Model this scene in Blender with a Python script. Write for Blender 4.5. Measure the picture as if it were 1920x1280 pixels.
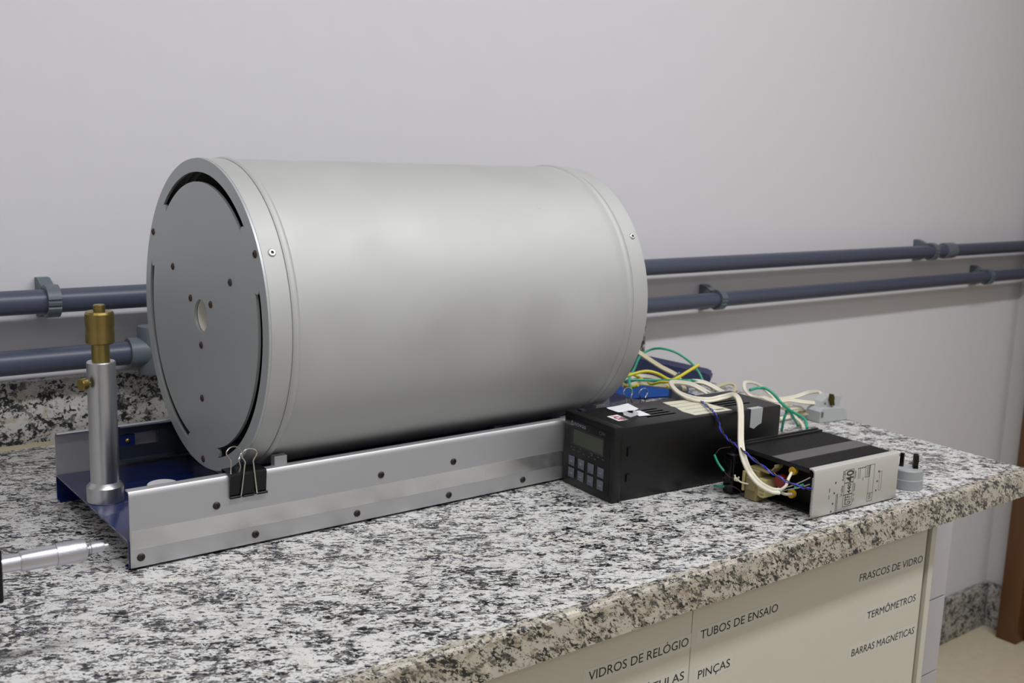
import bpy, bmesh, math, random
from mathutils import Vector, Matrix, noise
random.seed(7)
PI = math.pi
for o in list(bpy.data.objects): bpy.data.objects.remove(o)
scn = bpy.context.scene
COL = scn.collection
ZC = 0.93          # height of the worktop above the floor; everything is laid out with the worktop at z = 0 and lifted at the end

# ------------------------------------------------------------------ camera, world, lights, exposure
def srgb(r, g, b):
    f = lambda c: (c/255/12.92) if c/255 <= .04045 else ((c/255+.055)/1.055)**2.4
    return (f(r), f(g), f(b), 1)

cam = bpy.data.cameras.new('camera'); camo = bpy.data.objects.new('camera', cam); COL.objects.link(camo)
cam.sensor_width = 36; cam.lens = 1984.83/1920*36; cam.clip_start = .02; cam.clip_end = 30
right = Vector((0.79009301, -0.61208101, 0.03331475)); down = Vector((-0.08167427, -0.1589799, -0.98389771)); fwd = Vector((0.60752148, 0.77464975, -0.17560018))
camo.matrix_world = Matrix.Translation((0, 0, .4+ZC)) @ Matrix((right, -down, -fwd)).transposed().to_4x4()
cam.dof.use_dof = True; cam.dof.focus_distance = 1.08; cam.dof.aperture_fstop = 11
scn.camera = camo

w = bpy.data.worlds.new('world'); scn.world = w; w.use_nodes = True
w.node_tree.nodes['Background'].inputs[0].default_value = (.75, .8, .9, 1)
w.node_tree.nodes['Background'].inputs[1].default_value = .35
scn.view_settings.view_transform = 'Standard'; scn.view_settings.look = 'None'
scn.view_settings.gamma = 1; scn.view_settings.use_curve_mapping = False
scn.view_settings.exposure = 0.0

def area(name, loc, size, power, col, rot=(0, 0, 0)):
    l = bpy.data.lights.new(name, 'AREA'); l.shape = 'RECTANGLE'; l.size, l.size_y = size; l.energy = power; l.color = col
    o = bpy.data.objects.new(name, l); COL.objects.link(o); o.location = (loc[0], loc[1], loc[2]+ZC); o.rotation_euler = rot
    return o
area('ceiling_lamp_near_bench', (1.05, .02, 1.84), (2.6, .16), 47, (.98, .985, 1))
area('ceiling_lamp_over_room', (1.0, -1.7, 1.84), (2.5, .5), 11.5, (.98, .985, 1))
area('ceiling_lamp_over_aisle', (-1.6, -.6, 1.84), (.3, 1.25), 13, (.98, .985, 1))

# ------------------------------------------------------------------ materials
MATS = {}
def mat(name, col, rough=.5, metal=0, bump=0, bscale=200, var=0, vscale=20, spec=.5, coat=0, trans=0, stretch=None, rvar=0):
    if name in MATS: return MATS[name]
    m = bpy.data.materials.new(name); m.use_nodes = True; nt = m.node_tree; N = nt.nodes; L = nt.links
    b = N['Principled BSDF']
    b.inputs['Base Color'].default_value = col; b.inputs['Roughness'].default_value = rough; b.inputs['Metallic'].default_value = metal
    b.inputs['Specular IOR Level'].default_value = spec; b.inputs['Coat Weight'].default_value = coat
    tc = N.new('ShaderNodeTexCoord'); mp = N.new('ShaderNodeMapping'); L.new(tc.outputs['Object'], mp.inputs[0])
    if stretch: mp.inputs['Scale'].default_value = stretch
    n = N.new('ShaderNodeTexNoise'); n.inputs['Scale'].default_value = vscale; n.inputs['Detail'].default_value = 4; L.new(mp.outputs[0], n.inputs['Vector'])
    mx = N.new('ShaderNodeMix'); mx.data_type = 'RGBA'
    v = var if var else .02
    mx.inputs[6].default_value = tuple(c*(1-v) for c in col[:3])+(1,); mx.inputs[7].default_value = tuple(min(1, c*(1+v)) for c in col[:3])+(1,)
    L.new(n.outputs['Fac'], mx.inputs[0]); L.new(mx.outputs[2], b.inputs['Base Color'])
    if rvar:
        mr = N.new('ShaderNodeMapRange'); mr.inputs[1].default_value = .3; mr.inputs[2].default_value = .7
        mr.inputs[3].default_value = rough-rvar; mr.inputs[4].default_value = rough+rvar
        L.new(n.outputs['Fac'], mr.inputs[0]); L.new(mr.outputs[0], b.inputs['Roughness'])
    if bump:
        n2 = N.new('ShaderNodeTexNoise'); n2.inputs['Scale'].default_value = bscale; n2.inputs['Detail'].default_value = 3; L.new(mp.outputs[0], n2.inputs['Vector'])
        bp = N.new('ShaderNodeBump'); bp.inputs['Strength'].default_value = bump; bp.inputs['Distance'].default_value = .001
        L.new(n2.outputs['Fac'], bp.inputs['Height']); L.new(bp.outputs[0], b.inputs['Normal'])
    MATS[name] = m
    return m

def granite(name, light, beige, grey, dark, warm=.5, rough=.28, scale=1.9, st=.55, dthr=.575, gthr=.515, rot=None):
    m = bpy.data.materials.new(name); m.use_nodes = True; nt = m.node_tree; N = nt.nodes; L = nt.links
    b = N['Principled BSDF']; b.inputs['Roughness'].default_value = rough
    tc = N.new('ShaderNodeTexCoord'); mp = N.new('ShaderNodeMapping'); mp.vector_type = 'TEXTURE'
    mp.inputs['Rotation'].default_value = rot or (0, 0, -math.radians(30)); mp.inputs['Scale'].default_value = (1/st, 1, 1)
    L.new(tc.outputs['Object'], mp.inputs[0])
    def nz(s, d, r=.55, dist=0, off=0):
        n = N.new('ShaderNodeTexNoise'); n.inputs['Scale'].default_value = s*scale; n.inputs['Detail'].default_value = d
        n.inputs['Roughness'].default_value = r; n.inputs['Distortion'].default_value = dist
        if off:
            a = N.new('ShaderNodeVectorMath'); a.operation = 'ADD'; a.inputs[1].default_value = (off, off*.7, off*.3); L.new(mp.outputs[0], a.inputs[0]); L.new(a.outputs[0], n.inputs['Vector'])
        else: L.new(mp.outputs[0], n.inputs['Vector'])
        return n.outputs['Fac']
    def ramp(src, a, bb):
        r = N.new('ShaderNodeMapRange'); r.inputs[1].default_value = a; r.inputs[2].default_value = bb; L.new(src, r.inputs[0]); r.clamp = True
        return r.outputs[0]
    def math_(op, x, y):
        k = N.new('ShaderNodeMath'); k.operation = op
        for i, q in enumerate((x, y)):
            if isinstance(q, (int, float)): k.inputs[i].default_value = q
            else: L.new(q, k.inputs[i])
        return k.outputs[0]
    def mix(f, c1, c2):
        k = N.new('ShaderNodeMix'); k.data_type = 'RGBA'; L.new(f, k.inputs[0])
        for i, q in ((6, c1), (7, c2)):
            if isinstance(q, tuple): k.inputs[i].default_value = q
            else: L.new(q, k.inputs[i])
        return k.outputs[2]
    big = math_('MULTIPLY', math_('SUBTRACT', nz(26, 2, .5, 0, 3.1), .5), .30)      # bands where the dark mica crowds together
    c = mix(ramp(nz(45, 3, .5, 0, 9), .53, .60), light, beige)
    c = mix(ramp(nz(12, 3, .5, .4, 13), .63, .66), c, tuple(a*.55+b_*.45 for a, b_ in zip(light, srgb(214, 206, 190))))     # rare creamy feldspar patches
    c = mix(ramp(math_('ADD', nz(70, 5, .62, .4, 5), big), .54, .59), c, grey)
    c = mix(ramp(math_('ADD', nz(110, 5, .68, .6, 1.7), big), .543, .566), c, dark)
    c = mix(ramp(math_('ADD', nz(260, 3, .6, .3, 7.7), big), .60, .63), c, dark)
    L.new(c, b.inputs['Base Color'])
    MATS[name] = m
    return m

G_TOP = granite('polished grey granite', srgb(208, 208, 207), srgb(192, 189, 183), srgb(108, 107, 108), srgb(16, 17, 22), scale=2.6, st=.6)
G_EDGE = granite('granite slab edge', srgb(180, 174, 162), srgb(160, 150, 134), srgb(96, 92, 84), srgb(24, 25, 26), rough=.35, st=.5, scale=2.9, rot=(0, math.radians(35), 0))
G_BACK = granite('granite upstand', srgb(186, 184, 180), srgb(172, 163, 150), srgb(100, 100, 96), srgb(28, 30, 30), st=.85, scale=1.5, rot=(0, 0, 0), rough=.55)
WALL = mat('painted wall', srgb(214, 213, 218), .75, bump=.05, bscale=500)
WALLR = mat('painted side wall', srgb(206, 206, 206), .75)
CEIL = mat('ceiling paint', srgb(225, 225, 225), .8)
FLOOR = mat('speckled beige floor', srgb(204, 194, 168), .45, var=.12, vscale=40)
ALU = mat('matt aluminium shell', srgb(192, 193, 192), .74, .82, bump=.25, bscale=9, var=.11, vscale=11, rvar=.06)
PLATE = mat('grey anodised end plate', srgb(178, 182, 183), .48, .5, var=.03, vscale=30)
RAIL = mat('satin anodised aluminium', srgb(190, 190, 192), .45, .8, bump=.03, bscale=300)
TAPE = mat('bare brushed aluminium strip', srgb(222, 221, 219), .26, .9, var=.03, vscale=25, rvar=.05, bump=.05, bscale=60)
POST = mat('turned aluminium', srgb(196, 197, 200), .33, 1, bump=.06, bscale=900, stretch=(.05, .05, 1))
BRASS = mat('aged brass', srgb(152, 134, 80), .33, 1, var=.1, vscale=60)
BLUE = mat('navy blue enamel', srgb(17, 31, 82), .22, 0, coat=.4)
DARKSCREW = mat('dark oxide screw', srgb(66, 60, 58), .4, .8)
BLACK = mat('black steel enamel', srgb(5, 5, 6), .22, 0, spec=.35)
BOXBLK = mat('black powder coated steel', srgb(9, 9, 9), .36, 0, bump=.06, bscale=900, spec=.45)
FACE = mat('black front foil', srgb(9, 10, 11), .35, spec=.35)
LCD = mat('olive liquid crystal display', srgb(62, 68, 52), .3)
BTN = mat('grey rubber key', srgb(92, 98, 108), .5)
PRINT = mat('pale grey print', srgb(128, 134, 142), .5)
DIMPRINT = mat('dim grey print', srgb(72, 76, 82), .5)
WHITEPAPER = mat('white paper', srgb(225, 225, 228), .7)
REDINK = mat('red ink', srgb(185, 70, 84), .6)
CREAM = mat('cream label foil', srgb(206, 203, 182), .45, var=.06, vscale=90)
BROWNINK = mat('brown grey ink', srgb(120, 112, 92), .6)
MASK = mat('translucent grey tape', srgb(170, 174, 174), .4)
WHITECAB = mat('cream white pvc cable', srgb(214, 208, 190), .4)
BEIGECAB = mat('yellowed pvc cable', srgb(190, 182, 150), .45)
GREEN = mat('green pvc wire', srgb(38, 150, 120), .4)
YELLOW = mat('yellow pvc wire', srgb(205, 190, 30), .4)
BLUEW = mat('blue pvc wire', srgb(48, 62, 190), .35)
BROWNW = mat('brown pvc wire', srgb(52, 36, 36), .4)
PIPE = mat('grey blue pvc pipe', srgb(70, 77, 94), .38, bump=.02)
CLIP = mat('grey green plastic', srgb(92, 103, 110), .45)
DOORW = mat('cream melamine', srgb(196, 192, 180), .45)
LILAC = mat('pale grey melamine', srgb(186, 183, 190), .5)
GAP = mat('olive grey edge', srgb(128, 124, 104), .6)
INK = mat('black lettering', srgb(28, 26, 34), .6)
FOIL = mat('clear label tape', srgb(197, 194, 188), .3)
WOOD = mat('brown varnished wood', srgb(96, 62, 30), .4, var=.2, vscale=12, stretch=(1, 1, .1))
CHROME = mat('nickel wire', srgb(205, 200, 190), .18, 1)
GALV = mat('zinc plated slide', srgb(70, 80, 92), .35, .8)
SINKBLK = mat('black anodised heat sink', srgb(26, 25, 25), .42, .1, spec=.4)
SINKGREY = mat('grey heat sink label band', srgb(84, 82, 84), .5)
SILVER = mat('silver printed aluminium', srgb(200, 198, 192), .42, .45)
SILVINK = mat('dark brown print', srgb(58, 50, 44), .6)
TAN = mat('tan lacquered core', srgb(140, 128, 88), .5)
TANBOB = mat('cream bobbin plastic', srgb(188, 178, 126), .5)
CAPRED = mat('red brown lacquer', srgb(128, 44, 38), .35)
YRING = mat('yellow terminal sleeve', srgb(190, 150, 30), .4)
PLUG = mat('light grey plug plastic', srgb(168, 172, 172), .5)
PLUGB = mat('blue grey plug plastic', srgb(150, 152, 154), .5)
PIN = mat('tarnished brass pin', srgb(84, 76, 34), .35, .9)
PINK = mat('dark bronze pin', srgb(44, 44, 34), .35, .8)
CERAM = mat('ivory ceramic tube', srgb(228, 226, 214), .5)
NAVY = mat('dark navy plastic', srgb(46, 52, 84), .5)
BBLUE = mat('bright blue plastic sheet', srgb(36, 96, 186), .35)
DGREY = mat('dark grey plastic', srgb(66, 70, 78), .5)
CAULK = mat('yellowed sealant', srgb(172, 162, 138), .6)
MICRO = mat('satin chrome', srgb(205, 205, 212), .32, 1, bump=.1, bscale=300)
KNURL = mat('fine knurled chrome', srgb(200, 200, 208), .36, 1, bump=.3, bscale=1400)

# ------------------------------------------------------------------ helpers
def link(name, me, loc=(0, 0, 0)):
    o = bpy.data.objects.new(name, me); COL.objects.link(o); o.location = loc
    return o
def thing(name, label, cat, loc=(0, 0, 0), rz=0, group=None):
    o = bpy.data.objects.new(name, None); COL.objects.link(o); o.empty_display_size = .02
    o.location = loc; o.rotation_euler = (0, 0, rz); o['label'] = label; o['category'] = cat
    if group: o['group'] = group
    return o
def tag(o, label, cat, group=None):
    o['label'] = label; o['category'] = cat
    if group: o['group'] = group
    return o
def wm(o):
    m = Matrix.LocRotScale(o.location, o.rotation_euler, None)
    return wm(o.parent) @ m if o.parent else m
def finish(name, bm, mats, parent=None, smooth=True, world=True, origin=None, ang=35):
    """link a bmesh as one object; world=True: its vertices are in room coordinates, else in the parent's"""
    bmesh.ops.recalc_face_normals(bm, faces=bm.faces)
    if parent is not None and world: bm.transform(wm(parent).inverted())
    if origin is None:
        if parent is None:
            lo = [min(v.co[i] for v in bm.verts) for i in range(3)]; hi = [max(v.co[i] for v in bm.verts) for i in range(3)]
            origin = ((lo[0]+hi[0])/2, (lo[1]+hi[1])/2, lo[2])
        else: origin = (0, 0, 0)
    bm.transform(Matrix.Translation(-Vector(origin)))
    me = bpy.data.meshes.new(name); bm.to_mesh(me); bm.free()
    for m in (mats if isinstance(mats, (list, tuple)) else [mats]): me.materials.append(m)
    if smooth:
        me.polygons.foreach_set('use_smooth', [True]*len(me.polygons))
        try: me.set_sharp_from_angle(angle=math.radians(ang))
        except Exception: pass
    o = link(name, me, origin)
    if parent is not None: o.parent = parent
    return o
def NB(): return bmesh.new()
def box(bm, x0, x1, y0, y1, z0, z1, bev=0, mi=0, M=None):
    vs = [bm.verts.new(Vector(p)) for p in ((x0,y0,z0),(x1,y0,z0),(x1,y1,z0),(x0,y1,z0),(x0,y0,z1),(x1,y0,z1),(x1,y1,z1),(x0,y1,z1))]
    fs = [bm.faces.new([vs[i] for i in f]) for f in ((0,3,2,1),(4,5,6,7),(0,1,5,4),(1,2,6,5),(2,3,7,6),(3,0,4,7))]
    for f in fs: f.material_index = mi
    if bev:
        es = list({e for f in fs for e in f.edges})
        r = bmesh.ops.bevel(bm, geom=es, offset=bev, segments=2, affect='EDGES', profile=.5)
        for f in r['faces']: f.material_index = mi
        vs = list({v for f in r['faces'] for v in f.verts} | {v for v in vs if v.is_valid})
    if M is not None: bmesh.ops.transform(bm, matrix=M, verts=vs)
    return vs
def revolve(bm, prof, axis='Z', c=(0, 0, 0), n=48, caps=True, mi=0, M=None):
    """prof: list of (s, r) along the axis"""
    c = Vector(c); rings = []
    for s, r in prof:
        ring = []
        for k in range(n):
            a = 2*PI*k/n; u, v = r*math.cos(a), r*math.sin(a)
            p = Vector((u, v, s)) if axis == 'Z' else Vector((s, u, v)) if axis == 'X' else Vector((u, s, v))
            p = p+c
            if M is not None: p = M @ p
            ring.append(bm.verts.new(p))
        rings.append(ring)
    for a, b in zip(rings, rings[1:]):
        for k in range(n):
            f = bm.faces.new((a[k], a[(k+1) % n], b[(k+1) % n], b[k])); f.material_index = mi
    if caps:
        for ring in (rings[0], rings[-1]):
            f = bm.faces.new(ring); f.material_index = mi
    return rings
def prism(bm, pts, axis, a0, a1, mi=0, M=None):
    """closed outline extruded along an axis: 'X' outline (y,z), 'Y' outline (x,z), 'Z' outline (x,y)"""
    def P(p, a):
        q = Vector((a, p[0], p[1])) if axis == 'X' else Vector((p[0], a, p[1])) if axis == 'Y' else Vector((p[0], p[1], a))
        return M @ q if M is not None else q
    A = [bm.verts.new(P(p, a0)) for p in pts]; B = [bm.verts.new(P(p, a1)) for p in pts]
    n = len(pts); fs = [bm.faces.new(A), bm.faces.new(B)]
    for i in range(n): fs.append(bm.faces.new((A[i], A[(i+1) % n], B[(i+1) % n], B[i])))
    for f in fs: f.material_index = mi
def crom(pts, k=6):
    P = [Vector(p) for p in pts]; P = [P[0]*2-P[1]]+P+[P[-1]*2-P[-2]]; out = []
    for i in range(1, len(P)-2):
        for j in range(k):
            t = j/k; a, b, c, d = P[i-1], P[i], P[i+1], P[i+2]
            out.append(.5*((2*b)+(c-a)*t+(2*a-5*b+4*c-d)*t*t+(3*b-a-3*c+d)*t**3))
    out.append(P[-2]); return out
def sweep(bm, pts, prof, up=(0, 0, 1), mi=0, smooth=6, twist=0, cap=True, face=None):
    pts = crom(pts, smooth) if smooth else [Vector(p) for p in pts]
    n = len(pts); rings = []
    t0 = (pts[1]-pts[0]).normalized(); u = Vector(up); u = (u-t0*u.dot(t0)).normalized()
    for i, p in enumerate(pts):
        t = (pts[min(i+1, n-1)]-pts[max(i-1, 0)]).normalized()
        if face: u = u*.35+Vector(face)*.65
        u = (u-t*u.dot(t)); u.normalize(); s = t.cross(u)
        a = twist*i; ca, sa = math.cos(a), math.sin(a)
        rings.append([bm.verts.new(p+s*(x*ca-y*sa)+u*(x*sa+y*ca)) for x, y in prof])
    m = len(prof)
    for a, b in zip(rings, rings[1:]):
        for k in range(m):
            f = bm.faces.new((a[k], a[(k+1) % m], b[(k+1) % m], b[k])); f.material_index = mi
    if cap:
        for r in (rings[0], rings[-1]): bm.faces.new(r).material_index = mi
def circ(r, n=10): return [(r*math.cos(2*PI*k/n), r*math.sin(2*PI*k/n)) for k in range(n)]
def twin(w, h):       # flat two-core flex: figure-of-eight section
    out = []
    for k in range(20):
        a = 2*PI*k/20; x = w/2*math.cos(a); y = h/2*(1 if math.sin(a) > 0 else -1)*min(1, abs(math.sin(a))*1.5)
        y *= .72 if abs(x) < w*.06 else 1
        out.append((x, y))
    return out
def tube(bm, pts, r, n=10, mi=0, smooth=6): sweep(bm, pts, circ(r, n), mi=mi, smooth=smooth)
def text_mesh(body, size, M, bm, mi=0, align='LEFT', depth=.0001, fitw=None, shear=0, bold=0):
    cu = bpy.data.curves.new('t', 'FONT'); cu.body = body; cu.size = size; cu.align_x = align; cu.extrude = depth; cu.resolution_u = 3; cu.shear = shear; cu.offset = bold
    o = bpy.data.objects.new('t', cu); COL.objects.link(o)
    bpy.context.view_layer.update()
    me = bpy.data.meshes.new_from_object(o.evaluated_get(bpy.context.evaluated_depsgraph_get()))
    bpy.data.objects.remove(o); bpy.data.curves.remove(cu)
    xs = [v.co.x for v in me.vertices]; w = max(xs)-min(xs) if xs else 1; x0 = min(xs) if xs else 0
    S = Matrix.Translation((-x0 if align == 'LEFT' else 0, 0, 0))
    if fitw: S = Matrix.Scale(fitw/w, 4, (1, 0, 0)) @ S
    me.transform(M @ S)
    b2 = bmesh.new(); b2.from_mesh(me)
    vm = {v: bm.verts.new(v.co) for v in b2.verts}
    for f in b2.faces:
        try: nf = bm.faces.new([vm[v] for v in f.verts]); nf.material_index = mi
        except ValueError: pass
    b2.free(); bpy.data.meshes.remove(me)
    return w if not fitw else fitw
def frame_M(o, x, y):       # matrix whose x/y axes run along given vectors
    x = Vector(x).normalized(); y = Vector(y).normalized(); z = x.cross(y)
    M = Matrix((x, y, z)).transposed().to_4x4(); M.translation = Vector(o); return M
def struct(name, bm, m, **k):
    o = finish(name, bm, m, **k); o['kind'] = 'structure'; return o

# ------------------------------------------------------------------ the room
XR, YB, ZF, ZT = 2.957, 1.458, -ZC, 1.90
XL, YN = -2.4, -2.9
bm = NB(); box(bm, XL-.1, XR+.1, YN-.1, YB+.1, ZF-.1, ZF); struct('floor', bm, FLOOR)
bm = NB(); box(bm, XL-.1, XR+.1, YN-.1, YB+.1, ZT, ZT+.1); struct('ceiling', bm, CEIL)
bm = NB(); box(bm, XL-.1, XR+.1, YB, YB+.1, ZF, ZT); struct('wall_back', bm, WALL)
bm = NB(); box(bm, XR, XR+.1, YN, YB, ZF, ZT); struct('wall_right', bm, WALLR)
bm = NB(); box(bm, XL-.1, XL, YN, YB, ZF, ZT); struct('wall_left', bm, WALL)
bm = NB(); box(bm, XL-.1, XR+.1, YN-.1, YN, ZF, ZT); struct('wall_front', bm, WALL)
bm = NB(); box(bm, XL, XR, YB-.018, YB, ZF, ZF+.132, .002); struct('baseboard_back', bm, G_BACK)
bm = NB(); box(bm, XR-.018, XR, 1.378, YB-.018, ZF, ZF+.132, .002); struct('baseboard_right', bm, G_BACK)
bm = NB(); box(bm, 2.89, XR, 1.318, 1.378, ZF, 1.25, .003); box(bm, 2.89, XR, .44, .50, ZF, 1.25, .003); box(bm, 2.89, XR, .44, 1.378, 1.19, 1.25, .003)
dr = struct('door_1', bm, WOOD)
bm = NB(); box(bm, 2.93, XR-.005, .50, 1.318, ZF+.008, 1.19, .002); lf = finish('door_leaf', bm, WOOD, dr, world=True)

# ------------------------------------------------------------------ worktop and upstand
t = thing('countertop', 'speckled grey granite worktop carrying the metal cylinder and the electronics', 'countertop', (.35, 1.05, -.037))
x_r = lambda y: 1.418+(y-.656)*.063
bm = NB(); outline = [(-1.2, .668), (x_r(.668)-.004, .668), (x_r(1.457), 1.457), (-1.2, 1.457)]
prism(bm, outline, 'Z', -.022, 0); finish('slab', bm, G_TOP, t, smooth=False)
bm = NB()
prof = [(.656, -.037), (.656, -.004), (.657, -.0015), (.6595, 0), (.668, 0), (.668, -.022), (.684, -.022), (.684, -.037)]
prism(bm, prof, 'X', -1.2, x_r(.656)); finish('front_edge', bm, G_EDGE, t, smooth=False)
t = thing('backsplash', 'low speckled granite upstand against the white wall behind the cylinder', 'backsplash', (.4, 1.448, 0))
bm = NB(); box(bm, -1.2, 1.458, 1.438, 1.458, 0, .0865, .0015); finish('upstand', bm, G_BACK, t, smooth=False)
bm = NB(); prism(bm, [(1.438, 0), (1.438, .0045), (1.433, .0012), (1.432, 0)], 'X', -1.2, 1.455); finish('sealant_bead', bm, CAULK, t)

# ------------------------------------------------------------------ base cabinet with paper labels
cab = thing('base_cabinet', 'cream base cabinet with printed name strips under the granite worktop', 'cabinet', (.3, 1.0, ZF))
YD = .68
bm = NB()
box(bm, 1.2278, 1.239, YD+.001, 1.40, ZF+.08, -.038, .0006)
box(bm, -1.0, -.985, YD+.02, 1.40, ZF+.08, -.038); box(bm, -.985, 1.2278, YD+.02, 1.40, ZF+.08, ZF+.10)
box(bm, -.985, 1.2278, YD+.055, YD+.07, ZF, ZF+.08)
finish('side_panel', bm, DOORW, cab, smooth=False)
bm = NB(); box(bm, 1.2141, 1.2278, YD+.006, YD+.02, ZF+.10, -.038); finish('edge_strip', bm, GAP, cab, smooth=False)
bm = NB(); box(bm, .77, .79, YD+.0045, YD+.0175, ZF+.10, -.038); finish('divider', bm, DOORW, cab, smooth=False)
doors = []
for x0, x1 in ((-.98, -.105), (-.1035, .3335), (.335, .7794), (.7804, 1.2141)):
    bm = NB(); box(bm, x0, x1, YD, YD+.004, ZF+.10, -.038, .0005)
    doors.append(finish('door', bm, DOORW, cab, smooth=False))
def label(door, body, x0, x1, z0, z1, cap=.0097):
    bm = NB(); ang = math.atan2(z1-z0, x1-x0)
    M = frame_M((x0, YD-.00002, z0), (math.cos(ang), 0, math.sin(ang)), (-math.sin(ang), 0, math.cos(ang)))
    L_ = x1-x0
    box(bm, -.006, L_+.004, -.0035, cap+.003, -.0001, .00008, mi=0, M=M)
    text_mesh(body, cap/.715, M @ Matrix.Translation((0, 0, .00012)), bm, 1, fitw=L_, bold=0)
    o = finish('name_strip', bm, [FOIL, INK], door, smooth=False)
    o['label'] = 'printed strip reading '+body
label(doors[2], 'VIDROS DE RELÓGIO', .6386, .7757, -.0890, -.0905)
label(doors[2], 'ESPÁTULAS', .692, .7724, -.1262, -.1268)
label(doors[3], 'TUBOS DE ENSAIO', .7938, .9193, -.0886, -.0892)
label(doors[3], 'PINÇAS', .794, .8441, -.1332, -.1333)
label(doors[3], 'FRASCOS DE VIDRO', 1.0724, 1.2089, -.0905, -.0955)
label(doors[3], 'TERMÔMETROS', 1.096, 1.202, -.1445, -.1462)
label(doors[3], 'BARRAS MAGNÉTICAS', 1.0705, 1.2066, -.1860, -.1920)

du = thing('drawer_unit', 'pale grey drawer pedestal standing behind the right end of the cabinet', 'drawer unit', (1.38, 1.05, ZF))
bm = NB(); box(bm, 1.262, 1.5, .815, 1.30, ZF+.0, -.06, .001); finish('carcass', bm, LILAC, du, smooth=False)
zs = [-.06, -.1305, -.2545, -.3795, -.5045, -.6295, -.92]
for a, b in zip(zs, zs[1:]):
    bm = NB(); box(bm, 1.262, 1.5, .80, .8135, b+.0022, a, .0008); finish('drawer_front', bm, LILAC, du, smooth=False)

# ------------------------------------------------------------------ wall pipes
def pipe(name, lab, x0, x1, z0, z1, r, y=1.413, extra=None):
    bm = NB(); tube(bm, [(x0, y, z0), ((x0+x1)/2, y, (z0+z1)/2), (x1, y, z1)], r, 28, smooth=2)
    t = thing(name, lab, 'pipe', ((x0+x1)/2, y, (z0+z1)/2)); finish('pipe_run', bm, PIPE, t)
    return t
up = pipe('water_pipe', 'upper of the two long dark grey plastic pipes along the wall', -1.2, 2.957, .193, .1965, .0155)
bm = NB(); revolve(bm, [(2.452, .0155), (2.452, .019), (2.456, .0195), (2.492, .0195), (2.496, .019), (2.496, .0155)], 'X', (0, 1.413, .196), 28, False); finish('coupling', bm, CLIP, up)
lo = pipe('water_pipe', 'lower dark grey plastic pipe along the wall, right of the cylinder', .50, 2.957, .1225, .1212, .0150)
lf = pipe('water_pipe', 'lower grey blue plastic pipe along the wall, left of the cylinder', -1.2, .47, .118, .1183, .0158)
bm = NB(); revolve(bm, [(.4545, .0158), (.4545, .0195), (.457, .0203), (.488, .0203), (.49, .0195)], 'X', (0, 1.413, .1185), 28); finish('coupling', bm, CLIP, lf)
bm = NB(); revolve(bm, [(.088, .017), (.088, .0215), (.092, .0225), (.149, .0225), (.153, .0215), (.153, .017)], 'Z', (.4905, 1.413, 0), 28); finish('tee_fitting', bm, CLIP, lf)
def saddle(x, z, lab, r=.0155):
    t = thing('pipe_clip', lab, 'pipe clip', (x, 1.455, z-.02), group='plastic clips holding the wall pipes')
    bm = NB(); R, Ri, yc = r+.0055, r+.0006, 1.413
    out, inn = [], []
    def rad(a):
        d = math.degrees(a) % 360
        return R-.0022 if (171 < d < 178 or 192 < d < 199) else R+.0006 if 178 <= d <= 183 else R
    n = 60
    for k in range(n+1):
        a = PI*.30+(2*PI-PI*.60)*k/n      # open towards the wall side (+Y)
        rr = rad(a); out.append((yc+rr*math.cos(a), z+rr*math.sin(a))); inn.append((yc+Ri*math.cos(a), z+Ri*math.sin(a)))
    A = [[bm.verts.new((xx, p[0], p[1])) for p in L_] for xx in (x-.008, x+.008) for L_ in (out, inn)]
    o0, i0, o1, i1 = A
    for k in range(n):
        for q in ((o0[k], o0[k+1], o1[k+1], o1[k]), (i0[k], i1[k], i1[k+1], i0[k+1]), (o0[k], i0[k], i0[k+1], o0[k+1]), (o1[k], o1[k+1], i1[k+1], i1[k])): bm.faces.new(q)
    for k in (0, n): bm.faces.new((o0[k], o1[k], i1[k], i0[k]))
    finish('clip_ring', bm, CLIP, t)
    bm = NB()
    prism(bm, [(1.4575, z-.025), (1.4575, z+.026), (1.447, z+.026), (1.425, z+.0175), (1.4285, z+.013), (1.436, z+.009), (1.4365, z-.009), (1.4285, z-.013), (1.425, z-.0175), (1.447, z-.025)], 'X', x-.008, x+.008)
    finish('clip_base', bm, CLIP, t, smooth=False)
saddle(.360, .1942, 'grey plastic clip on the upper pipe, left of the cylinder')
saddle(2.40, .196, 'grey plastic clip on the upper pipe near the far corner')
saddle(1.632, .122, 'grey plastic clip on the lower pipe just right of the cylinder', .0150)
saddle(2.68, .1213, 'grey plastic clip on the lower pipe near the far corner', .0150)

# ------------------------------------------------------------------ tray
TX0, TX1, YF, YK = .3045, 1.145, .957, 1.206
tray = thing('equipment_tray', 'navy blue steel tray with upright aluminium rails carrying the metal cylinder', 'tray', ((TX0+TX1)/2, 1.08, 0))
def sheet(bm, pts, th, x0, x1):
    """folded sheet: open polyline (y,z) thickened, run along X"""
    P = [Vector((a, b)) for a, b in pts]; Lf, Rt = [], []
    for i, p in enumerate(P):
        d = (P[min(i+1, len(P)-1)]-P[max(i-1, 0)]).normalized(); n_ = Vector((-d.y, d.x))*th/2
        if 0 < i < len(P)-1:
            d1 = (P[i]-P[i-1]).normalized(); n1 = Vector((-d1.y, d1.x)); k = max(.5, n_.normalized().dot(n1)); n_ = n_/k
        Lf.append(p+n_); Rt.append(p-n_)
    prism(bm, [tuple(q) for q in Lf+Rt[::-1]], 'X', x0, x1)
bm = NB(); f, k = YF+.0030, YK-.0030
sheet(bm, [(f+.012, .001), (f+.0025, .001), (f+.0006, .0022), (f, .004), (f, .0245), (f+.001, .0273), (f+.0035, .0287), (k-.0035, .0287), (k-.001, .0273), (k, .0245), (k, .004), (k-.0006, .0022), (k-.0025, .001), (k-.012, .001)], .0018, TX0-.001, TX1)
finish('tray_plate', bm, BLUE, tray)
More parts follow.
